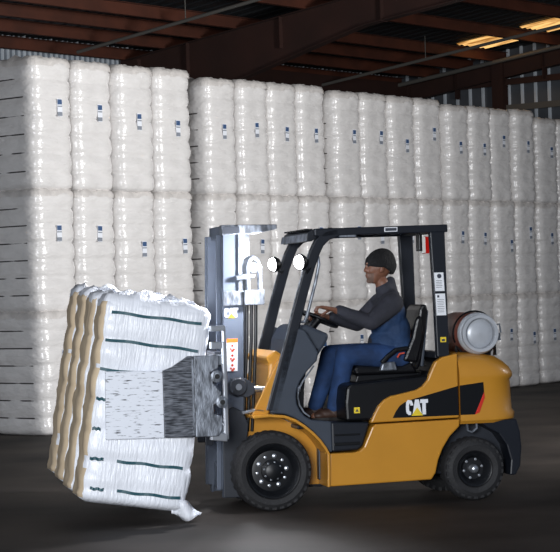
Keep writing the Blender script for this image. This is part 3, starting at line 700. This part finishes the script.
# ================================================================== the bales held in the clamp
HW, HD, HH = .82, .445, 1.50
hs_ = [HH * f for f in (.07, .215, .36, .505, .65, .795, .93)]
hold_me = [bale_mesh('bale_body', HW, HD, HH, hs_, 20 + k, bulge=.014, rough=.014, mats=('held_film', 'held_side'), side_mat=1, e=9.0) for k in range(3)]
def half_strap(x0, x1, seed):
    mb = MB(); n = 14; vs = []; fs = []
    for k in range(n + 1):
        x = x0 + (x1 - x0) * k / n; y = -HD / 2 - .001 + .003 * math.sin(k * 1.3 + seed)
        z = .004 * math.sin(k * .9 + seed)
        vs += [(x, y, z - .011), (x, y - .004, z - .011), (x, y - .004, z + .011), (x, y, z + .011)]
    for k in range(n):
        for j in range(4): fs.append((4 * k + j, 4 * k + 4 + j, 4 * k + 4 + (j + 1) % 4, 4 * k + (j + 1) % 4))
    fs += [(0, 1, 2, 3), (4 * n + 3, 4 * n + 2, 4 * n + 1, 4 * n)]
    mb.add(vs, fs); return mb.mesh('strap', 'green_strap')
TILT = math.radians(9.2)
names = ['nearest of four in the forklift clamp, with dark green straps', 'second bale behind the nearest one in the forklift clamp', 'third bale behind the nearest one in the forklift clamp', 'farthest of the four bales held in the forklift clamp']
for k in range(4):
    yc = -.43 + HD / 2 + k * .457
    base = Vector((-1.125 - .012 * k + (.0 if k else .01), yc, .135 + .025 * k))
    o = empty('clamped_bale', T2W(base), TH); o.rotation_euler = (0, TILT, TH)
    tag(o, 'white wrapped bale, ' + names[k], 'bale', 'bales carried by the forklift')
    link('bale_body', hold_me[k % 3], o)
    ins = [(-.36, .33), (-.37, .33), (-.38, -.30), (-.38, -.31), (-.37, .31), (-.36, .32), (-.33, .33)]
    if k == 0:
        for zz, (xa, xb) in zip(hs_, [(-.33, .34), (-.36, .33), (-.37, -.31), (-.37, -.30), (-.37, .30), (-.36, .33), (-.34, .33)]):
            pieces = [(xa, xb)]
            if (xb - xa) > .5: pieces = [(xa, xa + .10), (xa + .20, xb)] if random.random() < .6 else [(xa, xb)]
            for pa, pb in pieces: q_ = link('strap', half_strap(pa, pb, zz * 9), o); q_.location.z = zz
    me = ruffle_mesh('film_ruffle', HW, HD, HH, 40 + k, amp=.07, m_='held_film'); q_ = link('film_ruffle', me, o)
    if k == 0:                                            # loose film trailing from the lower corner
        mb = MB(); n = 12; vs = []; fs = []
        for i in range(n + 1):
            for j in range(5):
                u = i / n; v = j / 4
                x = .30 + .22 * u; hh = .13 * math.sin(math.pi * (.25 + .7 * u))
                vs.append((x, -.17 + .04 * math.sin(7 * u + 3 * v), .03 - .03 * u + (v - .5) * hh + .012 * math.sin(9 * u + 4 * v)))
        for i in range(n):
            for j in range(4): fs.append((i * 5 + j, i * 5 + j + 1, (i + 1) * 5 + j + 1, (i + 1) * 5 + j))
        mb.add(vs, fs); q_ = mb.build('film_tail', 'held_film', o, smooth=True); sm = q_.modifiers.new('thick', 'SOLIDIFY'); sm.thickness = .003

# ================================================================== the operator
pr = Vector((1.20, .53, 1.06)); man = empty('person', T2W(pr), TH)
tag(man, 'person in black knit cap, dark jacket and blue jeans driving the forklift', 'person')
def blob(name, mb, mats, voxel, smooth_it, parent, classify=None):
    me = mb.mesh(name, mats, off=pr); o = bpy.data.objects.new(name, me); COL.objects.link(o)
    r_ = o.modifiers.new('remesh', 'REMESH'); r_.mode = 'VOXEL'; r_.voxel_size = voxel; r_.use_smooth_shade = True
    s_ = o.modifiers.new('smooth', 'SMOOTH'); s_.factor = .5; s_.iterations = smooth_it
    dg = bpy.context.evaluated_depsgraph_get(); me2 = bpy.data.meshes.new_from_object(o.evaluated_get(dg)); me2.name = name
    bpy.data.objects.remove(o); bpy.data.meshes.remove(me)
    me2.materials.clear()
    for m_ in (mats if isinstance(mats, (list, tuple)) else [mats]): me2.materials.append(M[m_])
    if classify:
        idx = [classify(p.center + pr) for p in me2.polygons]; me2.polygons.foreach_set('material_index', idx)
    else: me2.polygons.foreach_set('material_index', [0] * len(me2.polygons))
    me2.polygons.foreach_set('use_smooth', [True] * len(me2.polygons))
    return link(name, me2, parent)
armN = [(1.115, .345, 1.56, .062), (.92, .295, 1.415, .05), (.665, .395, 1.515, .034)]
armF = [(1.115, .715, 1.56, .062), (.93, .76, 1.40, .05), (.67, .66, 1.46, .034)]
legN = [(1.18, .44, 1.13, .095), (.735, .42, 1.165, .068), (.63, .42, .76, .045)]
legF = [(1.18, .62, 1.13, .095), (.67, .65, 1.16, .068), (.53, .65, .76, .045)]
hx, hz = 1.05, 1.838
def body_mesh():
    mb = MB()
    mb.ell((1.20, .53, 1.15), (.12, .155, .11)); mb.ell((1.205, .53, 1.29), (.105, .14, .17)); mb.ell((1.145, .53, 1.47), (.11, .165, .16))
    mb.chain([(1.12, .40, 1.56, .06), (1.12, .66, 1.56, .06)])
    mb.chain([(1.12, .53, 1.58, .062), (1.085, .53, 1.72, .056)])
    mb.ell((hx + .018, .53, hz + .025), (.098, .076, .108)); mb.ell((hx - .03, .53, hz - .055), (.062, .058, .066), .25)
    mb.ell((hx - .045, .53, hz - .005), (.052, .060, .07))
    mb.capsule((hx - .088, .53, hz + .022), .011, (hx - .100, .53, hz - .012), .015); mb.ell((hx - .092, .53, hz - .016), (.016, .022, .013))
    mb.capsule((hx - .086, .50, hz + .042), .012, (hx - .086, .56, hz + .042), .012)
    mb.capsule((hx - .088, .515, hz - .050), .010, (hx - .088, .545, hz - .050), .010); mb.capsule((hx - .084, .517, hz - .066), .010, (hx - .084, .543, hz - .066), .010)
    mb.ell((hx - .070, .53, hz - .098), (.024, .026, .020))
    for s_ in (-1, 1): mb.ell((hx + .018, .53 + s_ * .078, hz - .002), (.020, .010, .032), .15); mb.ell((hx - .066, .53 + s_ * .036, hz - .018), (.022, .020, .020))
    for a in (armN, armF, legN, legF): mb.chain([(x, y, z, r * .8) for x, y, z, r in a])
    for leg in (legN, legF): x, y, z, r = leg[2]; mb.capsule((x, y, .72), .035, (x - .16, y, .685), .03)
    # left hand closing on the near side of the wheel rim
    def hand(wr, kn, tipx, tipz, fan, side):
        w_ = Vector(wr); k_ = Vector(kn)
        for dy in (-.028, -.009, .010, .028): mb.capsule(w_ + Vector((0, dy * .5, 0)), .019, k_ + Vector((0, dy, 0)), .014)
        ln = (.88, 1.0, .97, .8)
        for i, dy in enumerate((-.036, -.0125, .0125, .036)):
            l = ln[i]; b = k_ + Vector((0, dy, 0))
            p1 = b + Vector((-.040 * l, dy * .10, .002)); p2 = p1 + Vector((-.018 * l, 0, -.030 * l)); p3 = p2 + Vector((.012 * l, 0, -.022 * l))
            mb.chain([(*b, .0105), (*p1, .0092), (*p2, .0085), (*p3, .0075)])
        b = w_.lerp(k_, .35) + Vector((0, side * .028, -.008))
        mb.chain([(*b, .013), (*(b + Vector((-.03, side * .022, -.022))), .011), (*(b + Vector((-.058, side * .018, -.038))), .009)])
    hand((.655, .395, 1.522), (.548, .385, 1.545), 0, 0, 0, 1)
    hand((.66, .66, 1.466), (.565, .672, 1.486), 0, 0, 0, -1)
    return mb
def skin_class(c):
    if c.x < hx - .045 and c.z < hz - .035 and c.z > hz - .13 and c.x > .9 and not (abs(c.y - .53) < .024 and -.07 < c.z - hz < -.043): return 1
    return 0
blob('body', body_mesh(), ['skin', 'stubble'], .006, 3, man, skin_class)
for s_ in (-1, 1):
    mb = MB(); mb.ell((hx - .079, .53 + s_ * .030, hz + .022), (.011, .014, .010), n=12, m_=8); mb.build('eye', 'eye', man, off=pr, smooth=True)
# jacket: torso, sleeves, collar
mb = MB()
mb.ell((1.19, .53, 1.20), (.145, .185, .13)); mb.ell((1.10, .53, 1.24), (.145, .165, .13)); mb.ell((1.085, .53, 1.42), (.12, .17, .14))
mb.ell((1.17, .53, 1.32), (.135, .175, .19)); mb.ell((1.135, .53, 1.47), (.13, .19, .165))
mb.chain([(1.115, .385, 1.565, .08), (1.115, .675, 1.565, .08)]); mb.chain([(1.15, .43, 1.62, .05), (1.15, .63, 1.62, .05)])
mb.chain([(1.13, .53, 1.60, .10), (1.11, .53, 1.665, .080)]); mb.chain([(1.15, .53, 1.65, .065), (1.155, .53, 1.735, .04)])
for a in (armN, armF):
    mb.chain([(a[0][0], a[0][1], a[0][2], .086), (a[0][0] * .5 + a[1][0] * .5, a[0][1] * .5 + a[1][1] * .5, a[0][2] * .5 + a[1][2] * .5, .075), (a[1][0], a[1][1], a[1][2], .064)])
    mb.chain([(a[1][0], a[1][1], a[1][2], .064), (a[1][0] * .4 + a[2][0] * .6, a[1][1] * .4 + a[2][1] * .6, a[1][2] * .4 + a[2][2] * .6, .054), (a[2][0] + .03, a[2][1], a[2][2], .044)])
def jk(c):
    lim = 1.36 + (c.x - 1.0) * .75
    if c.z < lim and c.x > .97 and (.335 < c.y < .725) and c.z < 1.56: return 1
    return 0
blob('jacket', mb, ['jacket', 'vest'], .010, 3, man, jk)
mb = MB(); mb.ell((1.20, .53, 1.14), (.145, .18, .10))
for l in (legN, legF):
    k_ = l[1]; an = l[2]
    mb.chain([(l[0][0], l[0][1], l[0][2], .112), (k_[0] + .2, k_[1], k_[2] - .01, .096), (k_[0], k_[1], k_[2], .080)])
    mb.chain([(k_[0], k_[1], k_[2], .080), (k_[0] * .5 + an[0] * .5 + .012, an[1], k_[2] * .5 + an[2] * .5, .074), (an[0] + .005, an[1], an[2] - .005, .062)])
blob('jeans', mb, 'jeans', .010, 3, man)
for l in (legN, legF):
    x, y, z, r = l[2]; mb = MB()
    mb.chain([(x + .01, y, z - .01, .058), (x + .015, y, .705, .05)]); mb.ell((x - .05, y, .70), (.115, .048, .045)); mb.ell((x - .12, y, .69), (.06, .05, .035)); mb.ell((x + .02, y, .69), (.055, .045, .035))
    b = blob('boot', mb, 'boot', .007, 4, man)
    sm = MB(); pts = []
    for a in np.linspace(0, 2 * math.pi, 25)[:-1]:
        cx_ = math.cos(a); pts.append((x - .055 + .135 * cx_, y + .05 * math.sin(a) * (1 if cx_ < .2 else .88)))
    n = len(pts); sm.add([(p[0], p[1], .646) for p in pts] + [(p[0], p[1], .674) for p in pts], [list(range(n - 1, -1, -1)), list(range(n, 2 * n))] + [(i, (i + 1) % n, n + (i + 1) % n, n + i) for i in range(n)])
    sm.build('boot_sole', 'sole', b, off=pr)
# knit cap
mb = MB(); N = 40; vs = []; fs = []; cc = Vector((hx + .030, .53, hz + .035)); L_ = 14
for i in range(L_ + 1):
    for k in range(N):
        a = 2 * math.pi * k / N; ca, sa = math.cos(a), math.sin(a)
        cut = math.radians(90 + 40 * max(0, ca) - 1 * max(0, -ca) + 12 * abs(sa))
        t = max(.02, cut * i / L_)
        rx, ry, rz = .124, .098, .128
        rib = 1 + .012 * (k % 2)
        if i >= L_ - 4: rib += .035
        x = rx * math.sin(t) * ca * rib; y = ry * math.sin(t) * sa * rib; z = rz * math.cos(t)
        if z > .05: x += (z - .05) * .18
        vs.append((cc.x + x, cc.y + y, cc.z + z))
for i in range(L_):
    for k in range(N): fs.append((i * N + k, (i + 1) * N + k, (i + 1) * N + (k + 1) % N, i * N + (k + 1) % N))
fs.append(list(range(N)))
mb.add(vs, fs); cap = mb.build('knit_cap', 'knit', man, off=pr, smooth=True); sd = cap.modifiers.new('thick', 'SOLIDIFY'); sd.thickness = .01; sd.offset = -1
